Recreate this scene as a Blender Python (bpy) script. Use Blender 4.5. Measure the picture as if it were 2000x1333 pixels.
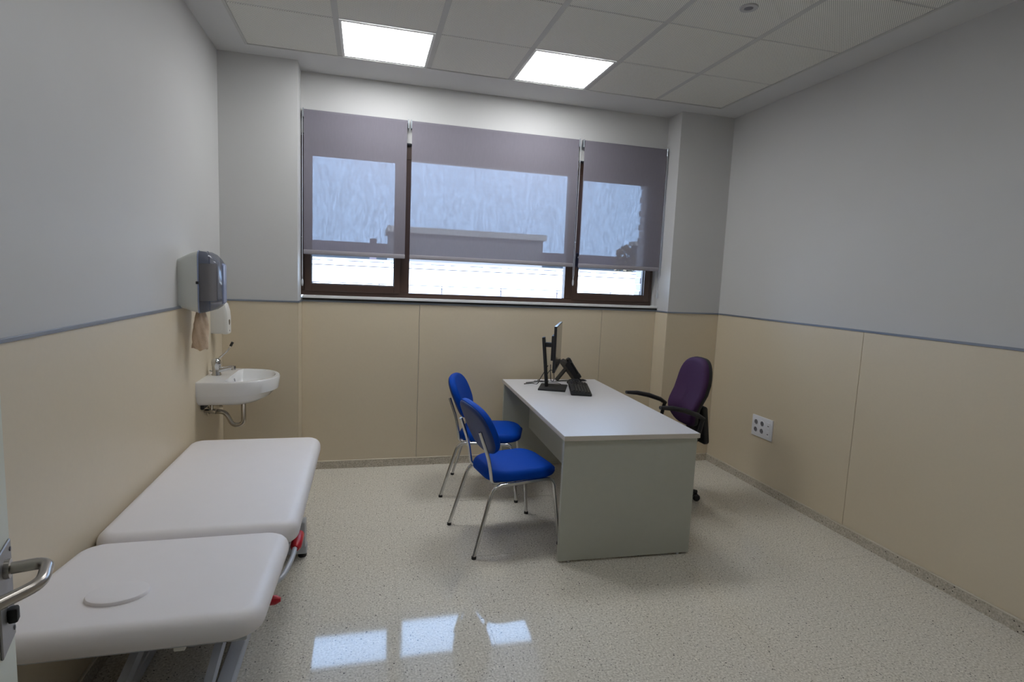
import bpy, bmesh, math, random
from mathutils import Matrix, Vector
random.seed(7)
for o in list(bpy.data.objects):
    bpy.data.objects.remove(o, do_unlink=True)
S = bpy.context.scene
COL = S.collection
PI = math.pi

# ------------------------------------------------------------------ camera
F_PX, YAW, PITCH, ROLL, CAM_H = 1086.7577, -0.2591, -0.112, 0.0429, 1.5854
cy, sy, cp, sp = math.cos(YAW), math.sin(YAW), math.cos(PITCH), math.sin(PITCH)
fw = Vector((-sy * cp, cy * cp, sp)); rt = Vector((cy, sy, 0)); up = rt.cross(fw)
cr, sr = math.cos(ROLL), math.sin(ROLL)
cx_ = cr * rt + sr * up; cy_ = -sr * rt + cr * up; cz_ = -fw
cam = bpy.data.cameras.new('camera')
cam.sensor_fit = 'HORIZONTAL'; cam.sensor_width = 36.0; cam.lens = F_PX / 2000.0 * 36.0
cam.clip_start = 0.02; cam.clip_end = 300
cam_o = bpy.data.objects.new('camera', cam); COL.objects.link(cam_o)
M = Matrix.Identity(4)
for i in range(3):
    M[i][0] = cx_[i]; M[i][1] = cy_[i]; M[i][2] = cz_[i]
M[2][3] = CAM_H
cam_o.matrix_world = M
S.camera = cam_o

# ------------------------------------------------------------------ sky, sun, exposure
SKY_COLOR, SKY_STRENGTH = (0.43, 0.64, 1.0, 1), 8.5
SUN_STRENGTH = 15.0
PANEL_STRENGTH = 18.0
FILL_PANEL_STRENGTH = 4.9     # weaker unseen row by the door, added to light the near half
w = bpy.data.worlds.new('sky'); S.world = w; w.use_nodes = True
bg = w.node_tree.nodes['Background']
bg.inputs['Color'].default_value = SKY_COLOR; bg.inputs['Strength'].default_value = SKY_STRENGTH
sun = bpy.data.lights.new('sun', 'SUN'); sun.energy = SUN_STRENGTH; sun.angle = 0.01; sun.color = (1, 0.95, 0.88)
sun_o = bpy.data.objects.new('sun', sun); COL.objects.link(sun_o)
sun_o.location = (0, -5, 12)
sun_o.rotation_euler = Vector((0.35, 0.8, -0.75)).to_track_quat('-Z', 'Y').to_euler()
S.view_settings.view_transform = 'Standard'; S.view_settings.look = 'None'
S.view_settings.exposure = 0.0; S.view_settings.gamma = 1.0
S.view_settings.use_curve_mapping = False

# ------------------------------------------------------------------ materials
def lin(r, g, b):
    f = lambda c: (c / 255 / 12.92) if c / 255 <= 0.04045 else ((c / 255 + 0.055) / 1.055) ** 2.4
    return (f(r), f(g), f(b), 1)

def mat(name, color, rough=0.5, metal=0.0, spec=0.5, coat=0.0, noise=None, bump=None, emit=None):
    """principled material; noise=(scale, amount) mottles the colour, bump=(scale, strength, distance)"""
    m = bpy.data.materials.new(name); m.use_nodes = True
    nt = m.node_tree; b = nt.nodes['Principled BSDF']
    b.inputs['Base Color'].default_value = color
    b.inputs['Roughness'].default_value = rough
    b.inputs['Metallic'].default_value = metal
    b.inputs['Specular IOR Level'].default_value = spec
    b.inputs['Coat Weight'].default_value = coat
    b.inputs['Coat Roughness'].default_value = 0.1
    if emit:
        b.inputs['Emission Color'].default_value = emit[0]; b.inputs['Emission Strength'].default_value = emit[1]
    geo = nt.nodes.new('ShaderNodeNewGeometry')
    if noise:
        n = nt.nodes.new('ShaderNodeTexNoise'); n.inputs['Scale'].default_value = noise[0]; n.inputs['Detail'].default_value = 4
        nt.links.new(geo.outputs['Position'], n.inputs['Vector'])
        mr = nt.nodes.new('ShaderNodeMapRange')
        mr.inputs['To Min'].default_value = 1 - noise[1]; mr.inputs['To Max'].default_value = 1 + noise[1]
        nt.links.new(n.outputs['Fac'], mr.inputs['Value'])
        mx = nt.nodes.new('ShaderNodeVectorMath'); mx.operation = 'SCALE'
        mx.inputs[0].default_value = color[:3]
        nt.links.new(mr.outputs['Result'], mx.inputs['Scale'])
        nt.links.new(mx.outputs['Vector'], b.inputs['Base Color'])
    if bump:
        n2 = nt.nodes.new('ShaderNodeTexNoise'); n2.inputs['Scale'].default_value = bump[0]; n2.inputs['Detail'].default_value = 3
        nt.links.new(geo.outputs['Position'], n2.inputs['Vector'])
        bp = nt.nodes.new('ShaderNodeBump'); bp.inputs['Strength'].default_value = bump[1]; bp.inputs['Distance'].default_value = bump[2]
        nt.links.new(n2.outputs['Fac'], bp.inputs['Height']); nt.links.new(bp.outputs['Normal'], b.inputs['Normal'])
    return m

def terrazzo(name, base, rough, speck=1.0):
    m = bpy.data.materials.new(name); m.use_nodes = True
    nt = m.node_tree; b = nt.nodes['Principled BSDF']; L = nt.links.new
    geo = nt.nodes.new('ShaderNodeNewGeometry')
    n = nt.nodes.new('ShaderNodeTexNoise'); n.inputs['Scale'].default_value = 110; n.inputs['Detail'].default_value = 3
    L(geo.outputs['Position'], n.inputs['Vector'])
    r0 = nt.nodes.new('ShaderNodeValToRGB')
    r0.color_ramp.elements[0].position = 0.3; r0.color_ramp.elements[0].color = (base[0] * .70, base[1] * .68, base[2] * .64, 1)
    r0.color_ramp.elements[1].position = 0.68; r0.color_ramp.elements[1].color = (base[0] * 1.16, base[1] * 1.16, base[2] * 1.16, 1)
    L(n.outputs['Fac'], r0.inputs['Fac'])
    col = r0.outputs['Color']
    for sc, thr, dark, prob in ((100, 0.27, 0.30, 0.80), (46, 0.16, 0.10, 0.90), (70, 0.22, 1.35, 0.92)):
        v = nt.nodes.new('ShaderNodeTexVoronoi'); v.inputs['Scale'].default_value = sc
        L(geo.outputs['Position'], v.inputs['Vector'])
        lt = nt.nodes.new('ShaderNodeMath'); lt.operation = 'LESS_THAN'; lt.inputs[1].default_value = thr
        L(v.outputs['Distance'], lt.inputs[0])
        sx = nt.nodes.new('ShaderNodeSeparateColor'); L(v.outputs['Color'], sx.inputs['Color'])
        gt = nt.nodes.new('ShaderNodeMath'); gt.operation = 'GREATER_THAN'; gt.inputs[1].default_value = prob
        L(sx.outputs['Red'], gt.inputs[0])
        mu = nt.nodes.new('ShaderNodeMath'); mu.operation = 'MULTIPLY'; L(lt.outputs[0], mu.inputs[0]); L(gt.outputs[0], mu.inputs[1])
        mx = nt.nodes.new('ShaderNodeMix'); mx.data_type = 'RGBA'
        L(mu.outputs[0], mx.inputs[0]); L(col, mx.inputs[6])
        mx.inputs[7].default_value = tuple(min(1, c * dark) for c in base[:3]) + (1,)
        col = mx.outputs[2]
    L(col, b.inputs['Base Color'])
    b.inputs['Roughness'].default_value = rough
    b.inputs['Specular IOR Level'].default_value = 0.6
    return m

def perforated(name, color):
    m = mat(name, color, 0.55)
    nt = m.node_tree; b = nt.nodes['Principled BSDF']; L = nt.links.new
    geo = nt.nodes.new('ShaderNodeNewGeometry')
    mp = nt.nodes.new('ShaderNodeMapping'); mp.inputs['Scale'].default_value = (110, 110, 0); mp.inputs['Rotation'].default_value = (0, 0, PI / 4)
    L(geo.outputs['Position'], mp.inputs['Vector'])
    v = nt.nodes.new('ShaderNodeTexVoronoi'); v.inputs['Scale'].default_value = 1; v.inputs['Randomness'].default_value = 0
    v.voronoi_dimensions = '2D'
    L(mp.outputs['Vector'], v.inputs['Vector'])
    lt = nt.nodes.new('ShaderNodeMath'); lt.operation = 'LESS_THAN'; lt.inputs[1].default_value = 0.30
    L(v.outputs['Distance'], lt.inputs[0])
    mx = nt.nodes.new('ShaderNodeMix'); mx.data_type = 'RGBA'
    L(lt.outputs[0], mx.inputs[0]); mx.inputs[6].default_value = color
    mx.inputs[7].default_value = (color[0] * .42, color[1] * .42, color[2] * .42, 1)
    L(mx.outputs[2], b.inputs['Base Color'])
    return m

def glass_pane(name):
    m = bpy.data.materials.new(name); m.use_nodes = True
    nt = m.node_tree; nt.nodes.remove(nt.nodes['Principled BSDF']); L = nt.links.new
    out = nt.nodes['Material Output']
    tr = nt.nodes.new('ShaderNodeBsdfTransparent'); tr.inputs['Color'].default_value = (0.93, 0.95, 0.96, 1)
    gl = nt.nodes.new('ShaderNodeBsdfGlossy'); gl.inputs['Roughness'].default_value = 0.01
    fr = nt.nodes.new('ShaderNodeFresnel'); fr.inputs['IOR'].default_value = 1.45
    mx = nt.nodes.new('ShaderNodeMixShader'); L(fr.outputs[0], mx.inputs[0]); L(tr.outputs[0], mx.inputs[1]); L(gl.outputs[0], mx.inputs[2])
    L(mx.outputs[0], out.inputs['Surface'])
    return m

def screen_fabric(name, color, openness, translucency):
    """woven roller-blind screen: open weave (see-through) + threads"""
    m = bpy.data.materials.new(name); m.use_nodes = True
    nt = m.node_tree; nt.nodes.remove(nt.nodes['Principled BSDF']); L = nt.links.new
    out = nt.nodes['Material Output']
    geo = nt.nodes.new('ShaderNodeNewGeometry')
    mp = nt.nodes.new('ShaderNodeMapping'); mp.inputs['Scale'].default_value = (120, 1, 22)
    L(geo.outputs['Position'], mp.inputs['Vector'])
    n = nt.nodes.new('ShaderNodeTexNoise'); n.inputs['Scale'].default_value = 1; n.inputs['Detail'].default_value = 2
    L(mp.outputs['Vector'], n.inputs['Vector'])
    mr = nt.nodes.new('ShaderNodeMapRange'); mr.inputs['From Min'].default_value = 0.3; mr.inputs['From Max'].default_value = 0.7
    mr.inputs['To Min'].default_value = openness * 0.72; mr.inputs['To Max'].default_value = openness * 1.28
    L(n.outputs['Fac'], mr.inputs['Value'])
    tp = nt.nodes.new('ShaderNodeBsdfTransparent')
    df = nt.nodes.new('ShaderNodeBsdfDiffuse'); df.inputs['Color'].default_value = color
    tl = nt.nodes.new('ShaderNodeBsdfTranslucent'); tl.inputs['Color'].default_value = color
    m1 = nt.nodes.new('ShaderNodeMixShader'); m1.inputs[0].default_value = translucency
    L(df.outputs[0], m1.inputs[1]); L(tl.outputs[0], m1.inputs[2])
    m2 = nt.nodes.new('ShaderNodeMixShader'); L(mr.outputs[0], m2.inputs[0]); L(m1.outputs[0], m2.inputs[1]); L(tp.outputs[0], m2.inputs[2])
    L(m2.outputs[0], out.inputs['Surface'])
    return m

def smoke_plastic(name, color, clear):
    m = bpy.data.materials.new(name); m.use_nodes = True
    nt = m.node_tree; b = nt.nodes['Principled BSDF']; L = nt.links.new
    out = nt.nodes['Material Output']
    b.inputs['Base Color'].default_value = color; b.inputs['Roughness'].default_value = 0.12
    tp = nt.nodes.new('ShaderNodeBsdfTransparent'); tp.inputs['Color'].default_value = (0.72, 0.74, 0.80, 1)
    mx = nt.nodes.new('ShaderNodeMixShader'); mx.inputs[0].default_value = clear
    L(b.outputs[0], mx.inputs[1]); L(tp.outputs[0], mx.inputs[2]); L(mx.outputs[0], out.inputs['Surface'])
    return m

m_wall = mat('white_wall_paint', lin(198, 197, 196), 0.6, noise=(3, .02), bump=(220, .25, .0006))
m_ceil = mat('white_plaster', lin(212, 212, 212), 0.7)
m_panel = mat('beige_wall_panel', lin(212, 198, 173), 0.45, spec=1.0, noise=(60, .025), bump=(500, .12, .0003))
m_rail = mat('grey_aluminium_trim', lin(150, 158, 172), 0.3, 0.6)
m_tile = terrazzo('polished_terrazzo', (0.72, 0.685, 0.615), 0.06)
m_skirt = terrazzo('terrazzo_skirting', (0.55, 0.50, 0.42), 0.25)
m_skirt_top = mat('pale_terrazzo_edge', lin(205, 196, 178), 0.4, noise=(120, .08))
m_grout = mat('beige_grout', lin(160, 151, 136), 0.8)
m_ctile = perforated('perforated_ceiling_tile', lin(240, 239, 232))
m_runner = mat('ceiling_runner_metal', lin(196, 196, 194), 0.5)
m_dark = mat('dark_void', (0.02, 0.02, 0.02, 1), 0.8)
m_frame = mat('brown_window_frame', lin(74, 56, 48), 0.38, spec=0.5)
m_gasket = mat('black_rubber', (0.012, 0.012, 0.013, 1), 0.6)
m_glass = glass_pane('window_glass')
m_sill = mat('white_sill_metal', lin(226, 226, 228), 0.35)
m_fabric = screen_fabric('grey_screen_fabric', lin(126, 122, 131), 0.070, 0.03)
m_hem = mat('grey_hem_bar', lin(150, 146, 153), 0.6)
m_metal = mat('zinc_metal', lin(160, 166, 172), 0.3, 0.9)
m_chain = mat('white_bead_chain', lin(200, 203, 208), 0.4)
m_bluehandle = mat('dark_blue_grey_handle', lin(28, 30, 52), 0.35)
m_light = mat('light_diffuser', (1, 1, 1, 1), 0.5, emit=((0.96, 0.985, 1.0, 1), PANEL_STRENGTH))
m_light_fill = mat('fill_light_diffuser', (1, 1, 1, 1), 0.5, emit=((0.96, 0.985, 1.0, 1), FILL_PANEL_STRENGTH))
m_lightframe = mat('white_lamp_frame', lin(220, 220, 220), 0.4)
m_desktop = mat('pale_grey_laminate', lin(206, 204, 206), 0.32, noise=(40, .015))
m_edge = mat('cream_edge_banding', lin(205, 198, 188), 0.4)
m_deskpanel = mat('grey_laminate', lin(180, 182, 172), 0.45, noise=(25, .03))
m_blue = mat('blue_vinyl', lin(0, 66, 168), 0.62, spec=0.12, noise=(30, .05), bump=(420, .12, .0004))
m_blueback = mat('blue_plastic_shell', lin(12, 48, 112), 0.45)
m_chrome = mat('chrome', lin(205, 205, 205), 0.12, 1.0)
m_black = mat('black_plastic', (0.014, 0.014, 0.016, 1), 0.38)
m_blackmat = mat('matt_black_plastic', (0.012, 0.012, 0.013, 1), 0.55, noise=(60, .1))
m_purple = mat('purple_fabric', lin(56, 22, 66), 0.8, noise=(90, .12), bump=(600, .3, .0006))
m_screen = mat('glossy_dark_screen', (0.02, 0.02, 0.022, 1), 0.12, spec=0.8)
m_silver = mat('silver_bezel', lin(190, 190, 192), 0.3, 0.7)
m_key = mat('dark_key_plastic', (0.03, 0.03, 0.034, 1), 0.4)
m_vinyl = mat('cream_white_vinyl', lin(234, 230, 232), 0.45, noise=(12, .015), bump=(500, .1, .0003))
m_bedframe = mat('light_grey_steel', lin(186, 189, 196), 0.35, 0.1)
m_red = mat('red_plastic_grip', lin(188, 18, 40), 0.35)
m_ceramic = mat('white_ceramic', lin(228, 228, 228), 0.08, coat=0.4)
m_pipe = mat('chromed_pipe', lin(198, 192, 182), 0.14, 1.0)
m_white_plastic = mat('white_plastic', lin(224, 223, 218), 0.35)
m_disp = mat('pale_grey_plastic', lin(212, 214, 208), 0.35)
m_smoke = smoke_plastic('smoky_blue_plastic', lin(120, 122, 134), 0.60)
m_bluegloss = mat('pale_blue_gloss_plastic', lin(146, 156, 186), 0.15)
m_paper = mat('brown_paper_towel', lin(214, 190, 164), 0.8, noise=(70, .10), bump=(60, .6, .004))
m_roll = mat('kraft_paper_roll', lin(196, 184, 168), 0.8)
m_socket = mat('socket_white', lin(226, 226, 232), 0.3)
m_hole = mat('socket_hole_grey', lin(118, 116, 122), 0.5)
m_steel = mat('brushed_steel', lin(178, 172, 165), 0.28, 1.0)
m_plate = mat('door_plate_steel', lin(150, 148, 148), 0.4, 0.7)
m_door = mat('door_leaf_grey_green', lin(212, 215, 203), 0.45, noise=(20, .02))
m_facade = mat('white_facade', lin(240, 238, 234), 0.7, noise=(1.5, .03))
m_facade_grey = mat('grey_render_wall', lin(92, 92, 94), 0.8, noise=(.8, .08))
m_cornice = mat('pale_cornice', lin(150, 148, 142), 0.8)
m_roofgrey = mat('slate_roof', lin(70, 64, 74), 0.8, noise=(.6, .08))
m_winext = mat('white_shutter', lin(232, 230, 230), 0.5)
m_brick = mat('pale_brick', lin(196, 182, 176), 0.8, noise=(30, .12))
m_leaf = mat('dry_foliage', lin(92, 84, 70), 0.8, noise=(6, .3))
m_bark = mat('bark', lin(70, 58, 48), 0.9, noise=(20, .2))
m_asphalt = mat('grey_ground', lin(150, 148, 142), 0.9, noise=(.4, .08))

# ------------------------------------------------------------------ mesh helpers
class MB:
    def __init__(self):
        self.v = []; self.f = []
    def add(self, vs, fs):
        n = len(self.v); self.v += [tuple(p) for p in vs]; self.f += [tuple(i + n for i in q) for q in fs]; return self
    def box(self, x0, x1, y0, y1, z0, z1, m=None):
        vs = [Vector((x, y, z)) for z in (z0, z1) for y in (y0, y1) for x in (x0, x1)]
        if m is not None: vs = [m @ p for p in vs]
        return self.add(vs, [(0, 2, 3, 1), (4, 5, 7, 6), (0, 1, 5, 4), (2, 6, 7, 3), (0, 4, 6, 2), (1, 3, 7, 5)])
    def rbox(self, x0, x1, y0, y1, z0, z1, b=0.005, seg=2, m=None):
        bm = bmesh.new(); bmesh.ops.create_cube(bm, size=1.0)
        for v in bm.verts:
            v.co = Vector((x0 if v.co.x < 0 else x1, y0 if v.co.y < 0 else y1, z0 if v.co.z < 0 else z1))
        bmesh.ops.bevel(bm, geom=bm.edges[:], offset=b, segments=seg, profile=0.5, affect='EDGES')
        bm.verts.index_update()
        vs = [(m @ v.co if m is not None else v.co.copy()) for v in bm.verts]
        fs = [[v.index for v in f.verts] for f in bm.faces]; bm.free()
        return self.add(vs, fs)
    def rings(self, rings, cap=True, closed=False):
        n = len(rings[0]); vs = [p for r in rings for p in r]; fs = []
        R = len(rings)
        for k in range(R if closed else R - 1):
            a, b = k * n, ((k + 1) % R) * n
            for i in range(n):
                j = (i + 1) % n; fs.append((a + i, a + j, b + j, b + i))
        if cap and not closed:
            fs.append(tuple(reversed(range(n)))); fs.append(tuple((R - 1) * n + i for i in range(n)))
        return self.add(vs, fs)
    def tube(self, path, r, n=10, cap=True):
        path = [Vector(p) for p in path]; rad = r if isinstance(r, (list, tuple)) else [r] * len(path)
        rings = []; nrm = None
        for k, p in enumerate(path):
            t = ((path[min(k + 1, len(path) - 1)] - p).normalized() + (p - path[max(k - 1, 0)]).normalized()).normalized()
            if nrm is None:
                nrm = t.orthogonal().normalized()
            nrm = (nrm - t * nrm.dot(t)).normalized(); bn = t.cross(nrm)
            rings.append([p + (nrm * math.cos(2 * PI * i / n) + bn * math.sin(2 * PI * i / n)) * rad[k] for i in range(n)])
        return self.rings(rings, cap)
    def sqtube(self, a, b, wd, ht, upv=(0, 0, 1)):
        a, b = Vector(a), Vector(b); t = (b - a).normalized(); s = t.cross(Vector(upv)).normalized(); u = s.cross(t)
        R = [[p + s * (i * wd / 2) + u * (j * ht / 2) for i, j in ((-1, -1), (1, -1), (1, 1), (-1, 1))] for p in (a, b)]
        return self.rings(R)
    def lathe(self, prof, c=(0, 0, 0), axis=(0, 0, 1), n=24, cap=True):
        ax = Vector(axis).normalized(); u = ax.orthogonal().normalized(); v = ax.cross(u); c = Vector(c)
        return self.rings([[c + ax * h + (u * math.cos(2 * PI * i / n) + v * math.sin(2 * PI * i / n)) * r for i in range(n)] for r, h in prof], cap)
    def map(self, fn):
        self.v = [tuple(fn(Vector(p))) for p in self.v]; return self
    def build(self, name, m, parent=None, smooth=False, angle=40):
        me = bpy.data.meshes.new(name); me.from_pydata(self.v, [], self.f); me.materials.append(m)
        bm = bmesh.new(); bm.from_mesh(me); bmesh.ops.recalc_face_normals(bm, faces=bm.faces[:])
        if smooth:
            for f in bm.faces: f.smooth = True
            for e in bm.edges:
                if len(e.link_faces) == 2 and e.calc_face_angle(0) > math.radians(angle): e.smooth = False
        bm.to_mesh(me); bm.free()
        o = bpy.data.objects.new(name, me); COL.objects.link(o)
        if parent is not None:
            o.parent = parent
        return o

def empty(name, loc=(0, 0, 0), rz=0.0):
    o = bpy.data.objects.new(name, None); COL.objects.link(o); o.empty_display_size = 0.1
    o.location = loc; o.rotation_euler = (0, 0, rz); return o

def tag(o, label, cat, group=None):
    o['label'] = label; o['category'] = cat
    if group: o['group'] = group
    return o

def struct(o, label=None):
    o['kind'] = 'structure'
    if label: o['label'] = label
    return o

def rrect(wd, dp, r, n=6):
    """rounded rectangle outline centred on the origin"""
    r = max(min(r, wd / 2 - 1e-4, dp / 2 - 1e-4), 1e-4); pts = []
    for sx, sy_, a0 in ((1, 1, 0), (-1, 1, PI / 2), (-1, -1, PI), (1, -1, 1.5 * PI)):
        for k in range(n + 1):
            a = a0 + PI / 2 * k / n
            pts.append(Vector((sx * (wd / 2 - r) + r * math.cos(a), sy_ * (dp / 2 - r) + r * math.sin(a), 0)))
    return pts

def cushion(wd, dp, r, prof, n=6):
    """prof: list of (inset, z)"""
    return [[p + Vector((0, 0, z)) for p in rrect(wd - 2 * i, dp - 2 * i, r - i if r > i else 0.001, n)] for i, z in prof]

def round_prof(z0, z1, rb, rt_, seg=5):
    pr = []
    for k in range(seg + 1):
        a = PI / 2 * k / seg; pr.append((rb - rb * math.sin(a), z0 + rb - rb * math.cos(a)))
    for k in range(seg + 1):
        a = PI / 2 * k / seg; pr.append((rt_ - rt_ * math.cos(a), z1 - rt_ + rt_ * math.sin(a)))
    return pr

def fillet(path, rad, seg=5):
    path = [Vector(p) for p in path]; out = [path[0]]
    for k in range(1, len(path) - 1):
        a, b, c = path[k - 1], path[k], path[k + 1]
        d1 = (a - b).normalized(); d2 = (c - b).normalized()
        t = min(rad, (a - b).length * .49, (c - b).length * .49)
        p0, p2 = b + d1 * t, b + d2 * t
        for i in range(seg + 1):
            s = i / seg; out.append(p0 * (1 - s) ** 2 + b * 2 * s * (1 - s) + p2 * s * s)
    out.append(path[-1]); return out

def copy_tree(o, parent=None):
    c = o.copy(); COL.objects.link(c); c.parent = parent
    for ch in list(o.children): copy_tree(ch, c)
    return c

# ------------------------------------------------------------------ room dimensions
XL, XR, YF = -1.0, 3.058, 0.28
YP, YB = 4.356, 4.565            # pillar faces, alcove back wall
XAL, XAR = -0.485, 2.549         # alcove sides
ZC, ZR, ZB = 3.04, 1.352, 0.067  # ceiling, panel rail, skirting
YO = 4.85                        # outer face of window wall

# ---- floor
fl = struct(MB().box(XL - .15, XR + .15, -1.6, YO, -0.15, -0.0012).build('floor', m_grout), 'polished speckled terrazzo tiled floor')
T0 = 0.4
tile_mb = MB().box(-T0 / 2 + .00045, T0 / 2 - .00045, -T0 / 2 + .00045, T0 / 2 - .00045, -0.02, 0.0)
tile_proto = tile_mb.build('floor_tile', m_tile, fl)
gx, gy = 0.565, 2.157
first = True
ix0 = math.floor((XL - gx) / T0); ix1 = math.ceil((XR - gx) / T0)
iy0 = math.floor((-1.6 - gy) / T0); iy1 = math.ceil((YB - gy) / T0)
for ix in range(ix0, ix1):
    for iy in range(iy0 + 1, iy1):
        if first: t = tile_proto; first = False
        else:
            t = tile_proto.copy(); COL.objects.link(t)
        t.location = (gx + (ix + .5) * T0, gy + (iy + .5) * T0, random.uniform(-.0003, .0001))
        t.rotation_euler = (random.gauss(0, .0012), random.gauss(0, .0012), 0)

# ---- walls
def wall_panel(parent, x0, x1, y0, y1):
    MB().rbox(x0, x1, y0, y1, ZB, ZR - .010, .0012, 1).build('wall_panel', m_panel, parent)
def wall_rail(parent, x0, x1, y0, y1):
    MB().rbox(x0, x1, y0, y1, ZR - .010, ZR + .003, .001, 1).build('panel_trim', m_rail, parent)

wl = struct(MB().box(XL - .15, XL, YF - .12, YO, -.15, 3.25).build('wall_left', m_wall), 'left wall, white above beige panels')
PT = .007
for y0, y1 in ((YF, 1.31), (1.313, YP - PT)):
    wall_panel(wl, XL, XL + PT, y0, y1)
wall_rail(wl, XL, XL + .012, YF, YP)
wr = struct(MB().box(XR, XR + .15, YF - .12, YO, -.15, 3.25).build('wall_right', m_wall), 'right wall, white above beige panels')
for y0, y1 in ((YF, 1.31), (1.313, 2.829), (2.832, YP - PT)):
    wall_panel(wr, XR - PT, XR, y0, y1)
wall_rail(wr, XR - .012, XR, YF, YP)
WX0, WX1, WZ0, WZ1 = -.51, 2.52, 1.372, 2.60
wb = MB().box(XL, XR, YB, YO, -.15, WZ0).box(XL, XR, YB, YO, WZ1, 3.25)
wb.box(XL, WX0, YB, YO, WZ0, WZ1).box(WX1, XR, YB, YO, WZ0, WZ1)
wb = struct(wb.build('wall_back', m_wall), 'window wall with white plaster and beige panels')
for x0, x1 in ((XL, XAL), (XAR, XR)):
    MB().box(x0, x1, YP, YB, -.02, ZC + .05).build('pillar', m_wall, wb)
wall_panel(wb, XL + PT, XAL, YP - PT, YP); wall_panel(wb, XAR, XR - PT, YP - PT, YP)
wall_panel(wb, XAL, XAL + PT, YP - PT, YB - PT); wall_panel(wb, XAR - PT, XAR, YP - PT, YB - PT)
for x0, x1 in ((XAL + PT, .4205), (.4235, 2.0185), (2.0215, XAR - PT)):
    wall_panel(wb, x0, x1, YB - PT, YB)
wall_rail(wb, XL + .012, XAL, YP - .012, YP); wall_rail(wb, XAR, XR - .012, YP - .012, YP)
wall_rail(wb, XAL, XAL + .012, YP - .012, YB); wall_rail(wb, XAR - .012, XAR, YP - .012, YB)
wall_rail(wb, XAL + .012, XAR - .012, YB - .012, YB)
DX0, DX1, DZ = -.365, .575, 2.12   # door opening
wf = MB().box(XL, DX0, YF - .12, YF, -.15, 3.25).box(DX1, XR, YF - .12, YF, -.15, 3.25).box(DX0, DX1, YF - .12, YF, DZ, 3.25)
wf = struct(wf.build('wall_front', m_wall), 'door wall beside the camera')
wall_panel(wf, XL + PT, DX0 - .06, YF, YF + PT); wall_panel(wf, DX1 + .06, XR - PT, YF, YF + PT)
wall_rail(wf, XL + .012, DX0 - .06, YF, YF + .012); wall_rail(wf, DX1 + .06, XR - .012, YF, YF + .012)
fr_ = MB().box(DX0 - .06, DX0 + .0, YF - .13, YF + .015, 0, DZ + .06).box(DX1, DX1 + .06, YF - .13, YF + .015, 0, DZ + .06).box(DX0, DX1, YF - .13, YF + .015, DZ, DZ + .06)
struct(fr_.build('trim_1', m_plate), 'door frame')
# corridor outside the door
struct(MB().box(XL - .15, XR + .15, -1.75, -1.6, -.15, 3.25).build('wall_corridor', m_wall), 'corridor wall behind the camera')
struct(MB().box(XL - .15, XL, -1.6, YF - .12, -.15, 3.25).build('wall_corridor', m_wall), 'corridor end wall')
struct(MB().box(XR, XR + .15, -1.6, YF - .12, -.15, 3.25).build('wall_corridor', m_wall), 'corridor end wall')
struct(MB().box(XL, XR, -1.6, YF - .12, 2.6, 3.25).build('ceiling', m_ceil), 'corridor ceiling')

# ---- skirting
def skirt(name, x0, x1, y0, y1, d):
    o = struct(MB().box(x0, x1, y0, y1, 0, ZB - .008).build(name, m_skirt), 'speckled terrazzo skirting')
    MB().rbox(x0, x1, y0, y1, ZB - .008, ZB, .002, 1).build('skirting_edge', m_skirt_top, o)
SK = .016
skirt('baseboard_left', XL, XL + SK, YF, YP - SK, 0)
skirt('baseboard_right', XR - SK, XR, YF, YP - SK, 0)
skirt('baseboard_back', XAL + SK, XAR - SK, YB - SK, YB, 0)
skirt('baseboard_back', XL + SK, XAL, YP - SK, YP, 0)
skirt('baseboard_back', XAR, XR - SK, YP - SK, YP, 0)
skirt('baseboard_back', XAL, XAL + SK, YP, YB, 0)
skirt('baseboard_back', XAR - SK, XAR, YP, YB, 0)
skirt('baseboard_front', XL + SK, DX0 - .06, YF, YF + SK, 0)
skirt('baseboard_front', DX1 + .06, XR - SK, YF, YF + SK, 0)

# ---- ceiling
CX0, CX1, CY1 = -.7925, 2.8075, 4.184
CY0 = CY1 - 6 * .6
ce = MB().box(XL, CX0, YF, YB, ZC, 3.25).box(CX1, XR, YF, YB, ZC, 3.25).box(CX0, CX1, CY1, YB, ZC, 3.25).box(CX0, CX1, YF, CY0, ZC, 3.25)
ce.box(CX0, CX1, CY0, CY1, ZC + .10, 3.25)
ce = struct(ce.build('ceiling', m_ceil), 'white plaster ceiling border around perforated tiles')
LIGHTS = {(1, 0), (3, 0), (1, 4), (3, 4)}
HW, HD = .285, .2945
ct_mb = MB().rbox(-HW, HW, -HD, HD, 0.0, .018, .003, 1)
ct0 = ct_mb.build('ceiling_tile', m_ctile, ce); used = False
for i in range(6):
    for j in range(6):
        if (i, j) in LIGHTS: continue
        c = ct0 if not used else ct0.copy()
        if used: COL.objects.link(c)
        used = True
        c.location = (CX0 + .3 + .6 * i, CY1 - .3 - .6 * j, ZC + .003 + random.uniform(0, .0015))
for i in range(7):
    x = CX0 + .6 * i
    a, b = max(x - .017, CX0), min(x + .017, CX1)
    MB().rbox(a, b, CY0, CY1, ZC + .004, ZC + .03, .001, 1).build('ceiling_runner', m_runner, ce)
for j in range(7):
    y = CY1 - .6 * j
    for i in range(6):
        MB().box(CX0 + .6 * i + .014, CX0 + .6 * i + .586, max(y - .004, CY0), min(y + .004, CY1), ZC + .0055, ZC + .03).build('ceiling_cross_bar', m_runner, ce)
# border angle
ang = MB()
for bx in ((CX0, CX0 + .018, CY0, CY1), (CX1 - .018, CX1, CY0, CY1), (CX0, CX1, CY1 - .012, CY1), (CX0, CX1, CY0, CY0 + .012)):
    MB().box(bx[0], bx[1], bx[2], bx[3], ZC - .0015, ZC + .004).build('ceiling_edge_angle', m_runner, ce)

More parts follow.
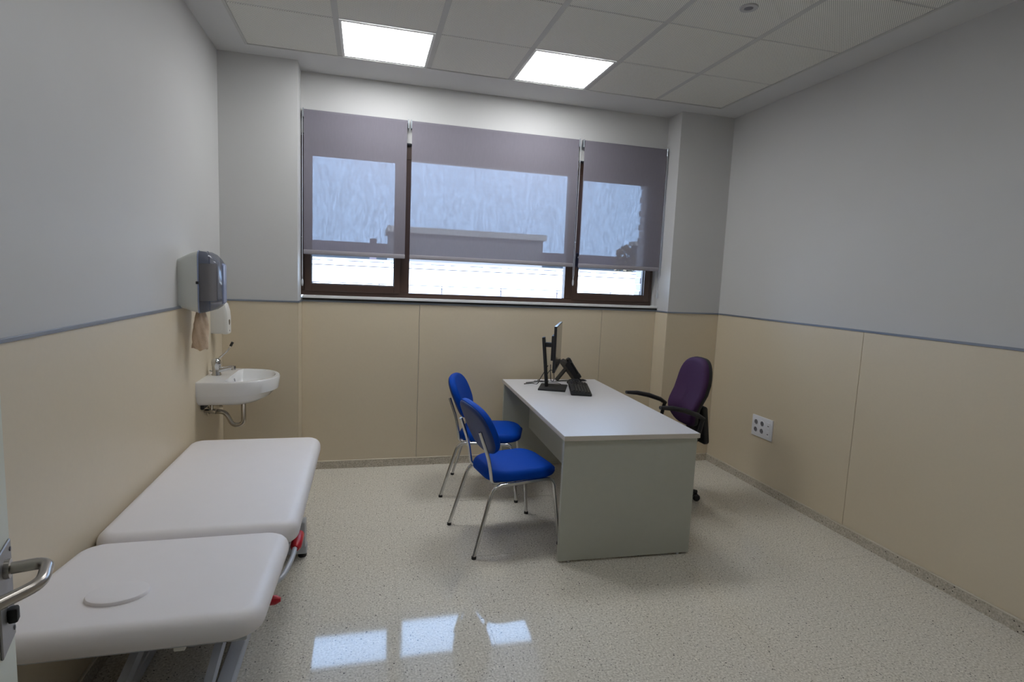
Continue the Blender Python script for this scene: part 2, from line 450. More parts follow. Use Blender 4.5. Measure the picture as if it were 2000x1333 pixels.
def ceiling_light(i, j, label):
    x, y = CX0 + .3 + .6 * i, CY1 - .3 - .6 * j
    t = empty('ceiling_light', (x, y, ZC))
    tag(t, label, 'ceiling light', 'square light panels in the ceiling')
    h, q = .286, .267
    f = MB()
    for a in ((-h, h, -h, -q), (-h, h, q, h), (-h, -q, -q, q), (q, h, -q, q)):
        f.box(a[0], a[1], a[2], a[3], .003, .02)
    f.build('frame', m_lightframe, t)
    MB().box(-q, q, -q, q, .0022, .015).build('diffuser', m_light if j == 0 else m_light_fill, t)
    return t
ceiling_light(1, 0, 'square lit ceiling panel above the left window blind, left of two')
ceiling_light(3, 0, 'square lit ceiling panel above the desk, right of two')

ceiling_light(1, 4, 'unseen ceiling panel added near the door to light the bed side')  # this pair is out of view, added as fill for the near half
ceiling_light(3, 4, 'unseen ceiling panel added near the door to light the open floor')

s = empty('ceiling_sensor', (1.915, 2.69, ZC + .003))
tag(s, 'small round grey sensor ring recessed in perforated ceiling tile', 'sensor')
MB().lathe([(.022, -.002), (.024, -.004), (.044, -.004), (.047, -.001), (.047, .004), (.022, .004)], n=28, cap=False).build('ring', m_silver, s, True)
MB().lathe([(.0235, .004), (.0235, -.001), (.015, -.003), (.001, -.0035)], n=20).build('lens', m_hole, s, True)

# ------------------------------------------------------------------ window
win = struct(empty('window_1', (0, 0, 0)), 'wide dark brown three-part window')
Y0, Y1 = 4.60, 4.67
fz0, fz1 = 1.391, 2.592
def bar(name, x0, x1, z0, z1, y0=Y0, y1=Y1, m=m_frame, par=win):
    return MB().rbox(x0, x1, y0, y1, z0, z1, .003, 1).build(name, m, par)
bar('window_frame_bottom', WX0, 2.51, fz0, 1.43); bar('window_frame_top', WX0, 2.51, 2.48, fz1)
bar('window_frame_side', WX0, -.46, 1.43, 2.48); bar('window_frame_side', 2.475, 2.51, 1.43, 2.48)
bar('mullion', .262, .335, 1.43, 2.48); bar('mullion', 1.672, 1.742, 1.43, 2.48)
def sash(x0, x1, px0, px1):
    z0, z1, a, b = 1.424, 2.486, 1.480, 2.455
    f = MB()
    for q in ((x0, px0, z0, z1), (px1, x1, z0, z1), (px0, px1, z0, a), (px0, px1, b, z1)):
        f.rbox(q[0], q[1], Y0 - .012, Y1 - .01, q[2], q[3], .003, 1)
    f.build('sash', m_frame, win)
    g = MB()
    for q in ((px0, px0 + .005, a, b), (px1 - .005, px1, a, b), (px0, px1, a, a + .005), (px0, px1, b - .005, b)):
        g.box(q[0], q[1], Y0 + .012, Y0 + .028, q[2], q[3])
    g.build('gasket', m_gasket, win)
    MB().box(px0 - .005, px1 + .005, Y0 + .016, Y0 + .022, a - .005, b + .005).build('pane', m_glass, win)
sash(-.462, .264, -.413, .215); sash(1.740, 2.477, 1.790, 2.428)
MB().box(.328, 1.677, Y0 + .016, Y0 + .022, 1.425, 2.485).build('pane', m_glass, win)
h = MB().rbox(1.752, 1.776, 4.572, 4.588, 1.71, 1.83, .005, 2)
hh = h.build('window_handle', m_bluehandle, win, True)
MB().rbox(1.757, 1.771, 4.545, 4.572, 1.80, 1.822, .004, 2).rbox(1.757, 1.771, 4.545, 4.56, 1.70, 1.822, .004, 2).build('handle_lever', m_bluehandle, hh, True)
MB().lathe([(.008, 0), (.008, .006), (.001, .007)], (1.764, 4.545, 1.79), (0, -1, 0), 12).build('handle_button', m_silver, hh, True)
# fill between frame and opening + sill
struct(MB().box(2.51, WX1, 4.615, YO - .1, WZ0, WZ1).build('trim_2', m_wall), 'white reveal strip beside the window frame')
struct(MB().box(WX0, WX1, 4.615, 4.68, fz1, WZ1).build('trim_3', m_wall), 'white strip above the window frame')
sl = struct(MB().rbox(XAL + .012, XAR - .001, 4.538, 4.69, 1.371, 1.391, .002, 1).build('trim_4', m_sill), 'white metal window sill')
MB().box(XAL + .012, XAR - .001, 4.546, YB, 1.357, 1.371).build('sill_shadow_line', m_gasket, sl)  # black strip stands in for the shadow line in the gap below the sill
# brick reveal outside at the right end
for k in range(20):
    off = .0 if k % 2 else .012
    MB().rbox(2.452 + off, WX1 + .04, 4.72, 4.83, 1.40 + k * .062, 1.40 + k * .062 + .054, .003, 1).build('brick', m_brick, wb)

# ------------------------------------------------------------------ roller blinds
def blind(x0, x1, label, chain_x=None, chain_z=1.5, weight=True):
    t = empty('roller_blind', ((x0 + x1) / 2, 4.52, 2.757)); hw = (x1 - x0) / 2
    tag(t, label, 'roller blind', 'grey screen roller blinds')
    zt, zb = 0.0, 1.703 - 2.757
    MB().lathe([(.001, -hw), (.019, -hw), (.019, hw), (.001, hw)], (0, .018, -.012), (1, 0, 0), 20).build('roller_tube', m_hem, t, True)
    f = MB(); n = 6
    pts = [(-.0 + .018 + .0195 * math.cos(a), -.012 + .0195 * math.sin(a)) for a in [PI / 2 + PI / 2 * k / n for k in range(n + 1)]] + [(-.0015, -.3), (-.0015, zb + .025)]
    f.add([(x, y, z) for y, z in pts for x in (-hw + .003, hw - .003)], [(2 * k, 2 * k + 1, 2 * k + 3, 2 * k + 2) for k in range(len(pts) - 1)])
    f.build('fabric', m_fabric, t, True)
    MB().rbox(-hw + .002, hw - .002, -.008, .006, zb, zb + .034, .005, 2).build('hem_bar', m_hem, t, True)
    for sx in (-1, 1):
        b = MB().rbox(sx * hw - .006 if sx < 0 else hw - .002 + .004, sx * hw + (.002 if sx < 0 else .010), -.004, .044, -.055, .012, .002, 1)
        b.build('bracket', m_metal, t)
        MB().lathe([(.001, 0), (.02, 0), (.02, .004), (.001, .004)], (sx * (hw + .003) - .002, .018, -.012), (1, 0, 0), 18).build('end_disc', m_metal, t, True)
    if chain_x is not None:
        cxl = chain_x - (x0 + x1) / 2; cz = chain_z - 2.757
        yc = .018
        pa = [(cxl, yc - .019, -.012), (cxl, yc - .018, cz + .06), (cxl, yc - .004, cz + .02)]
        pb = [(cxl, yc + .019, -.012), (cxl, yc + .010, cz + .06), (cxl, yc - .004, cz + .02)]
        MB().tube(pa, .0022, 6).tube(pb, .0022, 6).build('bead_chain', m_chain, t, True)
        if weight:
            MB().lathe([(.001, .0), (.006, .004), (.0085, .02), (.008, .04), (.004, .055), (.001, .058)], (cxl, yc - .004, cz - .03), (0, 0, 1), 12).build('chain_weight', m_chain, t, True)
            MB().lathe([(.001, -.003), (.0055, -.003), (.0055, .003), (.001, .003)], (cxl, yc - .013, cz + .34), (0, 1, 0), 10).build('chain_stop', m_silver, t, True)
    return t
blind(-.464, .294, 'narrow grey roller blind at the left end of the window', -.472, 1.49)
blind(.325, 1.708, 'widest grey roller blind over the middle of the window', 1.722, 1.575)
blind(1.752, 2.524, 'narrow grey roller blind at the right end of the window', 2.532, 1.49)

# ------------------------------------------------------------------ outside
struct(MB().box(-120, 140, 6, 150, -7.2, -7).build('ground', m_asphalt), 'ground outside the window')
bd = empty('white_building', (5, 30, -7)); tag(bd, 'white facade with grooved bands seen under the blinds', 'building')
def W(name, x0, x1, y0, y1, z0, z1, m, par=bd, o=(5, 30, -7)):
    return MB().box(x0 - o[0], x1 - o[0], y0 - o[1], y1 - o[1], z0 - o[2], z1 - o[2]).build(name, m, par)
W('wall', -25, 40, 30, 42, -7, .98, m_facade)
W('facade_band', -25, 40, 29.96, 42, 1.015, 1.855, m_facade); W('facade_band', -25, 40, 29.96, 42, 1.90, 2.18, m_facade)
W('facade_core', -24.9, 39.9, 30.05, 41.9, .9, 2.15, m_roofgrey)
for k in range(60):
    W('vent_slot', -24 + k * 1.05, -24 + k * 1.05 + (.75 if k % 3 else .3), 29.945, 29.965, 2.10, 2.135, m_roofgrey)
W('coping', -25.1, 40.1, 29.9, 42.1, 2.18, 2.25, m_cornice)
for k in range(-7, 10):
    x = .85 + 3.27 * k
    wv = W('window', x + .1, x + 2.9, 29.93, 30.0, -1.6, .90, m_winext)
    MB().box(x - .1 - 5 + 1.4, x + 3.1 - 5 - 1.4 + 1.4, -.1, -.06, 7.9, 7.95).build('shutter_box', m_cornice, wv)
    W('facade_joint', x + 3.04, x + 3.10, 29.955, 29.99, -1.6, 1.0, m_roofgrey)
ph = empty('roof_block', (7, 36, 2.1)); tag(ph, 'grey rooftop block with pale cornice behind the middle blind', 'building')
k36 = 36 / 30
def P36(x): return x * k36
def Z36(z): return CAM_H + (z - CAM_H) * k36
W('wall', P36(1.15), P36(9.5), 36, 40, 2.1, Z36(3.75), m_facade_grey, ph, (7, 36, 2.1))
W('cornice', P36(1.03), P36(9.62), 35.7, 40.3, Z36(3.72), Z36(4.03), m_cornice, ph, (7, 36, 2.1))
W('chimney', P36(.15), P36(.5), 36.5, 37.2, 2.1, Z36(3.35), m_roofgrey, ph, (7, 36, 2.1))
fb = empty('dark_roof_building', (6, 60, -7)); tag(fb, 'low dark roofline behind the white facade', 'building')
def Z60(z): return CAM_H + (z - CAM_H) * 2
W('wall', -60, 70, 60, 70, -7, Z60(2.4), m_facade_grey, fb, (6, 60, -7))
W('roof', -61, 71, 59.5, 70.5, Z60(2.4), Z60(3.08), m_roofgrey, fb, (6, 60, -7))
rb = empty('corner_house', (30, 48, -7)); tag(rb, 'pale house corner behind the tree at the right blind', 'building')
W('wall', 15.25 * 1.6, 19 * 1.6, 48, 49.2, -7, CAM_H + 2.25 * 1.6, m_facade_grey, rb, (30, 48, -7))
W('cornice', 15.1 * 1.6, 19.2 * 1.6, 47.9, 49.3, CAM_H + 2.2 * 1.6, CAM_H + 2.45 * 1.6, m_cornice, rb, (30, 48, -7))
tr = empty('tree', (14.55 * 1.5, 45, -7)); tag(tr, 'rounded brownish tree crown seen through the right blind', 'tree')
MB().tube([(0, 0, 0), (.1, 0, 4), (0, .1, 9)], [.3, .22, .15], 10).build('trunk', m_bark, tr, True)
cr_ = MB(); rnd = random.Random(3)
for k in range(900):
    th, u = rnd.uniform(0, 2 * PI), rnd.uniform(-1, 1); rr = 0.95 * rnd.uniform(.55, 1) ** .5; q = math.sqrt(1 - u * u)
    c = Vector((rr * q * math.cos(th), rr * q * math.sin(th), 10.3 + 1.7 * rr * u)); sz = rnd.uniform(.12, .24)
    a = Vector((rnd.gauss(0, 1), rnd.gauss(0, 1), rnd.gauss(0, 1))).normalized(); b = a.orthogonal().normalized()
    cr_.add([c + a * sz, c + b * sz * .6, c - a * sz, c - b * sz * .6], [(0, 1, 2, 3)])
cw = cr_.build('crown', m_leaf, tr); cw['kind'] = 'stuff'

# ------------------------------------------------------------------ door
dv = Vector((-.284, .959, 0)).normalized(); nv = Vector((dv.y, -dv.x, 0)); ED = Vector((-.59, 1.1, 0))
dr = struct(empty('door_1', (0, 0, 0)), 'open door leaf at the left edge with steel handle')
def DP(s_, o_, z_): return ED - dv * s_ + nv * o_ + Vector((0, 0, z_))
dm = Matrix(((-dv.x, nv.x, 0, ED.x), (-dv.y, nv.y, 0, ED.y), (0, 0, 1, 0), (0, 0, 0, 1)))
MB().rbox(0, .86, -.04, 0, .008, 2.10, .002, 1, dm).build('door_leaf', m_door, dr)
MB().rbox(.012, .095, 0, .004, .935, 1.108, .0015, 1, dm).build('handle_plate', m_plate, dr)
for z in (.95, 1.093):
    p = DP(.022, .004, z); MB().lathe([(.004, 0), (.004, .0015), (.001, .002)], p, nv, 10).build('screw', m_hole, dr)
hp = fillet([DP(.056, .003, 1.073), DP(.056, .060, 1.073), DP(.128, .062, 1.071), DP(.172, .012, 1.068)], .022, 6)
hd = MB().tube(hp, .0098, 14).build('lever_handle', m_steel, dr, True)
MB().lathe([(.016, 0), (.016, .007), (.011, .008)], DP(.056, .004, 1.073), nv, 18).build('handle_rose', m_steel, hd, True)
MB().rbox(.046, .064, .004, .018, .978, 1.004, .004, 2, dm).build('lock_cylinder', m_blackmat, dr, True)

# ------------------------------------------------------------------ examination bed
bed = empty('examination_bed', (-.62, 2.6, 0))
tag(bed, 'white padded examination couch along the left wall with red levers', 'examination bed')
def bo(mb): return mb.map(lambda p: p - Vector((-.62, 2.6, 0)))
BX0, BX1 = -.987, -.258; bw = BX1 - BX0; bc = (BX0 + BX1) / 2
y0, y1 = 2.285, 3.575
mm = MB().rings(cushion(bw, y1 - y0, .085, round_prof(.47, .560, .025, .045), 8))
mm.map(lambda p: p + Vector((bc, (y0 + y1) / 2, 0)))
bo(mm).build('foot_section', m_vinyl, bed, True, 60)
L2 = .70
bw -= .017; bc -= .0085
mm = MB().rings(cushion(bw, L2, .09, round_prof(-.072, 0, .022, .042), 8))
tilt = math.radians(5.6); hy, hz = 2.272, .555
def head(p): # local: y from 0 (hinge) to -L2
    return Vector((bc + p.x, hy + p.y * math.cos(tilt) - (-p.z) * math.sin(tilt) * 0 + p.z * math.sin(tilt), hz - p.y * math.sin(tilt) + p.z * math.cos(tilt)))
mm.map(lambda p: head(p + Vector((0, -L2 / 2, 0))))
hs = bo(mm).build('head_section', m_vinyl, bed, True, 60)
pl = MB().rings([[Vector((.082 * k * math.cos(a), .074 * k * math.sin(a), z)) for a in [2 * PI * i / 32 for i in range(32)]] for k, z in ((.98, -.01), (1, .002), (1, .006), (.97, .010), (.9, .0115), (.5, .012))])
pl.map(lambda p: head(p + Vector((-.70 - bc, -.485, 0))))
bo(pl).build('face_hole_plug', m_vinyl, hs, True)
# decks under the upholstery
d1 = MB().rbox(BX0 + .03, BX1 - .03, y0 + .03, y1 - .03, .452, .4705, .003, 1); bo(d1).build('deck', m_bedframe, bed)
d2 = MB().rbox(-bw / 2 + .04, bw / 2 - .04, -L2 + .04, -.03, -.088, -.0715, .003, 1).map(head); bo(d2).build('deck', m_bedframe, bed)
# upper frame
for x in (-.86, -.40):
    bo(MB().sqtube((x, 1.95, .435), (x, 3.45, .435), .04, .035)).build('upper_rail', m_bedframe, bed)
for y in (1.97, 3.43):
    bo(MB().sqtube((-.88, y, .425), (-.38, y, .425), .04, .03)).build('upper_crossbar', m_bedframe, bed)
# scissor arms
for x in (-.80, -.52):
    bo(MB().sqtube((x, 2.0, .11), (x, 3.2, .40), .028, .045)).build('scissor_arm', m_bedframe, bed)
    bo(MB().sqtube((x + .035, 3.2, .11), (x + .035, 2.1, .40), .028, .045)).build('scissor_arm', m_bedframe, bed)
# base rails
for x in (-.83, -.485):
    bo(MB().rbox(x - .028, x + .028, 1.82, 3.35, .022, .072, .004, 1)).build('base_rail', m_bedframe, bed)
for y in (1.86, 3.13):
    bo(MB().rbox(-.96, -.30, y - .03, y + .03, .024, .070, .004, 1)).build('base_crossbar', m_bedframe, bed)
    for x in (-.935, -.325):
        bo(MB().lathe([(.001, 0), (.022, 0), (.024, .01), (.024, .026), (.001, .026)], (x, y, 0), n=16)).build('rubber_foot', m_gasket, bed, True)
bo(MB().rbox(-.349, -.305, 3.075, 3.155, .070, .215, .004, 1)).build('corner_post', m_bedframe, bed)
# actuator
bo(MB().tube([(-.64, 2.25, .12), (-.64, 2.9, .33)], .022, 12)).build('actuator', m_bedframe, bed, True)
# hand lever with red knob and second red grip
lv = fillet([(-.40, 2.06, .40), (-.300, 2.15, .405), (-.276, 2.27, .42), (-.273, 2.36, .43)], .05, 5)
lo = bo(MB().tube(lv, .010, 10)).build('lever_rod', m_bedframe, bed, True)
bo(MB().tube([(-.273, 2.35, .428), (-.272, 2.37, .43), (-.270, 2.465, .434), (-.270, 2.485, .434)], [.014, .023, .023, .012], 12)).build('lever_grip', m_red, lo, True)
l2 = bo(MB().tube([(-.48, 1.91, .468), (-.35, 1.905, .470)], .008, 8)).build('lever_rod', m_bedframe, bed, True)
bo(MB().tube([(-.37, 1.906, .470), (-.345, 1.905, .470), (-.282, 1.903, .472), (-.266, 1.903, .472)], [.012, .016, .016, .007], 12)).build('lever_grip', m_red, l2, True)
bo(MB().rbox(-.505, -.475, 1.615, 1.655, .515, .562, .003, 1)).build('stop_bracket', m_white_plastic, bed)

# ------------------------------------------------------------------ washbasin
WY = 3.95
sk = empty('washbasin', (XL + PT, WY, 0)); tag(sk, 'white ceramic wall washbasin with chrome tap and trap', 'washbasin')
def basin_outline(depth, half, inset, z, n=28, back=0.0):
    """D-shaped outline in local x (out of wall), y"""
    pts = []
    for k in range(n + 1):
        a = -PI / 2 + PI * k / n
        flat = .17
        pts.append(Vector((flat + (depth - flat - inset) * max(0, math.cos(a)) ** .85, (half - inset) * math.sin(a), z)))
    pts.append(Vector((back, half - inset, z))); pts.append(Vector((back, -(half - inset), z)))
    return pts
D, Hf = .440, .265
rings = [basin_outline(.27, .13, 0, .712), basin_outline(.33, .205, 0, .722), basin_outline(.385, .245, 0, .752), basin_outline(.412, .257, 0, .785), basin_outline(.430, .262, 0, .793), basin_outline(D, Hf, 0, .868), basin_outline(D, Hf, .006, .876)]
def inner(depth0, half0, inset, z, n=28):
    pts = []
    for k in range(n + 1):
        a = -PI / 2 + PI * k / n
        pts.append(Vector((.17 + (depth0 - .17 - inset) * max(0, math.cos(a)) ** .85, (half0 - inset) * math.sin(a), z)))
    pts.append(Vector((.135 + inset * .5, (half0 - inset) * .8, z))); pts.append(Vector((.135 + inset * .5, -(half0 - inset) * .8, z)))
    return pts
rings += [inner(D, Hf, .028, .876), inner(D, Hf, .034, .868), inner(D, Hf, .055, .82), inner(D, Hf, .10, .775), inner(D, Hf, .16, .762)]
MB().rings(rings).build('basin', m_ceramic, sk, True, 50)
MB().rbox(.0, .02, -.17, .17, .685, .72, .004, 1).build('wall_bracket', m_blackmat, sk)
MB().lathe([(.022, 0), (.022, .003), (.012, .004), (.001, .004)], (.25, 0, .7615), n=20).build('plug_hole', m_chrome, sk, True)
MB().lathe([(.011, 0), (.011, .002), (.001, .002)], (.163, 0, .843), (1, 0, .25), 14).build('overflow', m_hole, sk, True)
# tap
tp = MB().lathe([(.029, 0), (.029, .008), (.025, .014), (.025, .06), (.028, .066), (.029, .085), (.026, .100), (.015, .110), (.001, .112)], (.055, 0, .875), n=24)
tap = tp.build('tap', m_chrome, sk, True)
MB().tube([(.055, 0, .905), (.09, 0, .915), (.135, 0, .926), (.158, 0, .928)], [.021, .017, .0125, .012], 12).lathe([(.001, -.014), (.014, -.014), (.014, .012), (.001, .012)], (.158, 0, .925), n=12).build('spout', m_chrome, tap, True)
MB().tube(fillet([(.058, 0, .975), (.125, .0, 1.04), (.150, 0, 1.085)], .03), .0058, 8).build('long_lever', m_chrome, tap, True)
MB().tube([(.141, 0, 1.068), (.154, 0, 1.094)], .0085, 8).build('lever_tip', m_black, tap, True)
MB().tube([(.035, -.001, .90), (.015, 0, .905)], .004, 8).build('pop_up_rod', m_chrome, tap, True)
# trap and valves
MB().lathe([(.030, .0), (.030, .03), (.022, .034), (.022, .05), (.001, .05)], (.215, 0, .69), n=18).build('waste_fitting', m_pipe, sk, True)
MB().tube(fillet([(.215, 0, .70), (.215, 0, .545), (.15, .0, .535), (.105, .0, .63), (.004, .0, .635)], .035, 6), .0155, 12).build('trap_pipe', m_pipe, sk, True)
MB().lathe([(.033, 0), (.033, .003), (.018, .008), (.018, .01)], (0, 0, .635), (1, 0, 0), 18).build('wall_flange', m_pipe, sk, True)
for yy in (-.09, .09):
    vv = MB().tube([(0, yy, .66), (.05, yy, .66)], .011, 10).tube([(.045, yy, .655), (.045, yy, .70)], .009, 10).build('angle_valve', m_pipe, sk, True)
    MB().lathe([(.001, 0), (.017, 0), (.017, .018), (.001, .02)], (.05, yy, .655), (1, 0, 0), 12).build('valve_knob', m_pipe, vv, True)
    MB().tube(fillet([(.045, yy, .70), (.05, yy * .6, .735), (.055, yy * .2, .76)], .02), .005, 8).build('supply_hose', m_blackmat, vv, True)

# ------------------------------------------------------------------ towel dispenser
td = empty('towel_dispenser', (XL, 3.537, 1.315)); tag(td, 'paper towel dispenser with smoky blue cover on the left wall', 'towel dispenser')
def sect(x, ya, yb, za, zb, r=.03):
    o = rrect(yb - ya, zb - za, r, 5)
    return [Vector((x, (ya + yb) / 2 + p.x, (za + zb) / 2 + p.y)) for p in o]
MB().rings([sect(.0, -.112, .112, .035, .300, .02), sect(.03, -.114, .114, .025, .318, .03), sect(.065, -.116, .116, .012, .338, .035), sect(.098, -.117, .117, .002, .350, .035), sect(.100, -.113, .113, .006, .346, .035)]).build('housing', m_disp, td, True)
MB().rings([sect(.100, -.118, .118, .001, .352, .036), sect(.107, -.118, .118, .001, .352, .036)], cap=False).build('housing_rim', m_bluegloss, td, True)
MB().rings([sect(.1005, -.115, .115, .004, .349, .035), sect(.130, -.115, .115, .008, .346, .04), sect(.160, -.110, .110, .018, .332, .045), sect(.184, -.099, .099, .034, .308, .045), sect(.198, -.086, .086, .048, .288, .04)]).build('cover', m_smoke, td, True)
MB().rings([sect(.194, .005, .086, .050, .286, .012), sect(.203, .008, .080, .056, .280, .012), sect(.205, .012, .074, .062, .274, .01)]).build('front_strip', m_bluegloss, td, True)
MB().lathe([(.001, -.105), (.082, -.105), (.082, .105), (.001, .105)], (.100, 0, .175), (0, 0, 1), 28).map(lambda p: Vector((.104 + (p.x - .100) * .80, p.y, p.z))).build('paper_roll', m_roll, td, True)
MB().rbox(.092, .106, -.1205, -.116, .165, .18, .001, 1).build('key_lock', m_black, td)
# paper hanging out
pw = MB(); R = []
for k in range(13):
    s_ = k / 12; z = 1.318 - .212 * s_
    hw = .020 + .018 * min(1, s_ * 3) + .002 * math.sin(9 * s_)
    ring = []
    for i in range(24):
        a = 2 * PI * i / 24
        wob = 1 + .18 * math.sin(3 * a + 4 * s_) + .10 * math.sin(7 * a - 9 * s_)
        ring.append(Vector((-.922 + hw * math.cos(a) * wob, 3.55 + (hw * 1.05) * math.sin(a) * wob, z + (.008 * math.sin(2 * a + 1) + .006 * math.sin(5 * a) if k == 12 else 0))))
    R.append(ring)
pw.rings(R, cap=True)
tag(pw.build('paper_towel', m_paper, None, True, 80), 'crumpled brown paper towel hanging below the towel dispenser', 'paper towel')

# ------------------------------------------------------------------ soap dispenser
sd = empty('soap_dispenser', (XL + PT, 4.10, 1.135)); tag(sd, 'white soap dispenser on the wall beside the sink corner', 'soap dispenser')
MB().rings([sect(0, -.05, .05, .0, .20, .008), sect(.07, -.05, .05, .0, .215, .012), sect(.072, -.0495, .0495, .001, .214, .012)]).build('body', m_white_plastic, sd, True)
MB().rings([sect(.072, -.05, .05, -.003, .215, .014), sect(.088, -.049, .049, -.004, .20, .016), sect(.100, -.046, .046, -.002, .16, .016), sect(.104, -.043, .043, .002, .12, .012)]).build('front_cover', m_white_plastic, sd, True)
MB().lathe([(.001, 0), (.024, 0), (.026, .003), (.020, .006), (.001, .0065)], (.098, 0, .09), (1, 0, .1), 20).map(lambda p: Vector((p.x, p.y, .09 + (p.z - .09) * 1.4))).build('viewing_window', m_screen, sd, True)
MB().lathe([(.001, 0), (.005, 0), (.005, .003), (.001, .003)], (.103, 0, .02), (1, 0, 0), 10).build('indicator', m_hole, sd, True)

# ------------------------------------------------------------------ desk
da = .035
dk = empty('desk', (1.058, 2.78, 0), -da); tag(dk, 'grey panel-sided desk with pale laminate top near the window wall', 'desk')
DW, DL, DH = .82, 1.69, .742
MB().rbox(0, DW, 0, DL, DH - .028, DH, .0015, 1).build('tabletop', m_desktop, dk)
ed = MB()
for q in ((-.0012, .0005, -.0012, DL + .0012), (DW - .0005, DW + .0012, -.0012, DL + .0012), (0, DW, -.0012, .0005), (0, DW, DL - .0005, DL + .0012)):
    ed.box(q[0], q[1], q[2], q[3], DH - .027, DH - .0012)
ed.build('edge_banding', m_edge, dk)
for yy in (.018, DL - .048):
    e = MB().rbox(.006, DW - .004, yy, yy + .03, .012, DH - .031, .0015, 1).build('end_panel', m_deskpanel, dk)
    for xx in (.07, DW - .07):
        MB().lathe([(.001, 0), (.012, 0), (.012, .012), (.001, .012)], (xx, yy + .015, 0), n=12).build('glide', m_silver, e, True)
MB().rbox(.232, .254, .048, DL - .048, .335, DH - .028, .0015, 1).build('modesty_panel', m_deskpanel, dk)

# ------------------------------------------------------------------ blue chairs
def make_chair():
    t = empty('visitor_chair')
    # local: x forward (from rear feet), y left, z up
    for s_ in (1, -1):
        y = .232 * s_; yi = .205 * s_
        pth = fillet([(0, y, .012), (.112, yi, .398), (.500, yi, .412), (.545, y, .012)], .055, 6)
        lg = MB().tube(pth, .0115, 12).build('leg_frame', m_chrome, t, True)
        MB().lathe([(.001, 0), (.014, 0), (.014, .016), (.001, .018)], (0, y, 0), n=12).build('foot_cap', m_gasket, lg, True)
        MB().lathe([(.001, 0), (.014, 0), (.014, .016), (.001, .018)], (.545, y, 0), n=12).build('foot_cap', m_gasket, lg, True)
        yu = .178 * s_
        up_ = fillet([(.20, yu, .408), (.116, yu, .406), (.098, yu, .52), (.083, yu * .98, .58), (.034, yu * .95, .715)], .03, 5)
        MB().tube(up_, .0105, 12).build('back_upright', m_chrome, t, True)
    MB().tube([(.20, -.205, .402), (.20, .205, .402)], .009, 10).build('cross_tube', m_chrome, t, True)
    MB().tube([(.44, -.205, .41), (.44, .205, .41)], .009, 10).build('cross_tube', m_chrome, t, True)
    # seat: rounder at the rear
    pr = round_prof(.430, .486, .020, .034, 5)
    R = []
    for ins, z in pr:
        ring = []
        for p in rrect(.455 - 2 * ins, .44 - 2 * ins, .13 - ins, 8):
            k = .90 + .10 * (p.x + .23) / .46
            ring.append(Vector((.325 + p.x, p.y * k, z)))
        R.append(ring)
    st = MB().rings(R)
    st.map(lambda p: Vector((p.x, p.y, p.z + (.010 * (1 - ((p.x - .325) / .23) ** 2) * (1 - (p.y / .22) ** 2) if p.z > .455 else 0) - (.02 * max(0, (p.x - .42) / .13) ** 2 if p.z > .455 else 0))))
    st.map(lambda p: Vector((p.x, p.y, p.z - .016 + .012 * (p.x - .1) / .43 - (.006 if p.z < .45 else 0))))
    st.build('seat', m_blue, t, True, 60)
    # backrest: oval pad, tilted, gently curved
    def bmap(p): # p.x -> y, p.y -> up along the back, p.z -> thickness (toward front)
        u = p.y; fwd = p.z - .35 * (p.x ** 2) * -1.0
        ang_ = math.radians(23)
        return Vector((.066 + fwd * math.cos(ang_) - u * math.sin(ang_), p.x, .700 + u * math.cos(ang_) + fwd * math.sin(ang_)))
    def oval(wd, ht, ins, z, n=40):
        pts = []
        for i in range(n):
            a = 2 * PI * i / n; c, s2 = math.cos(a), math.sin(a)
            e = 2 / 2.6
            pts.append(Vector(((wd / 2 - ins) * math.copysign(abs(c) ** e, c), (ht / 2 - ins) * math.copysign(abs(s2) ** e, s2), z)))
        return pts
    bk = MB().rings([oval(.455, .33, i, z) for i, z in round_prof(.004, .046, .004, .028, 5)] + [oval(.455, .33, .09, .049), oval(.455, .33, .15, .05)])
    bk.map(bmap).build('backrest', m_blue, t, True, 60)
    sh = MB().rings([oval(.447, .322, i, z) for i, z in ((.03, -.010), (.012, -.008), (.003, -.003), (0, .004), (.0, .006))])
    sh.map(bmap).build('backrest_shell', m_blueback, t, True, 60)
    return t
ch1 = make_chair()
ch1.location = (.571, 3.159, 0); ch1.rotation_euler = (0, 0, math.atan2(.16, .987))
tag(ch1, 'blue padded chrome chair nearer the camera, closest to the desk end panel', 'chair', 'blue visitor chairs at the desk')
ch2 = copy_tree(ch1)
ch2.location = (.612, 4.066, 0); ch2.rotation_euler = (0, 0, math.radians(-19))
tag(ch2, 'blue padded chrome chair farther back, beside the window wall', 'chair', 'blue visitor chairs at the desk')

# ------------------------------------------------------------------ office chair (faces -x)
oc = empty('office_chair', (2.115, 3.55, 0)); tag(oc, 'purple office chair with black armrests behind the desk', 'office chair')
bs = math.radians(-11)
MB().lathe([(.001, .07), (.05, .07), (.045, .11), (.03, .125), (.001, .125)], n=20).build('hub', m_blackmat, oc, True)
for k in range(5):
    a = bs + 2 * PI * k / 5; d = Vector((math.cos(a), math.sin(a), 0))
    ar = MB().tube([d * .03 + Vector((0, 0, .095)), d * .16 + Vector((0, 0, .088)), d * .285 + Vector((0, 0, .066))], [.026, .022, .016], 10).build('base_arm', m_blackmat, oc, True)
    c = d * .283; pv = Vector((-d.y, d.x, 0))
    MB().lathe([(.001, -.022), (.020, -.022), (.026, -.016), (.026, -.004), (.012, -.003), (.012, .003), (.026, .004), (.026, .016), (.020, .022), (.001, .022)], c + Vector((0, 0, .026)), pv, 18).build('caster', m_black, ar, True)
MB().tube([(0, 0, .11), (0, 0, .27)], .026, 14).tube([(0, 0, .26), (0, 0, .40)], .015, 14).build('gas_column', m_blackmat, oc, True)
MB().rbox(-.10, .14, -.07, .07, .385, .43, .01, 2).build('mechanism', m_blackmat, oc, True)
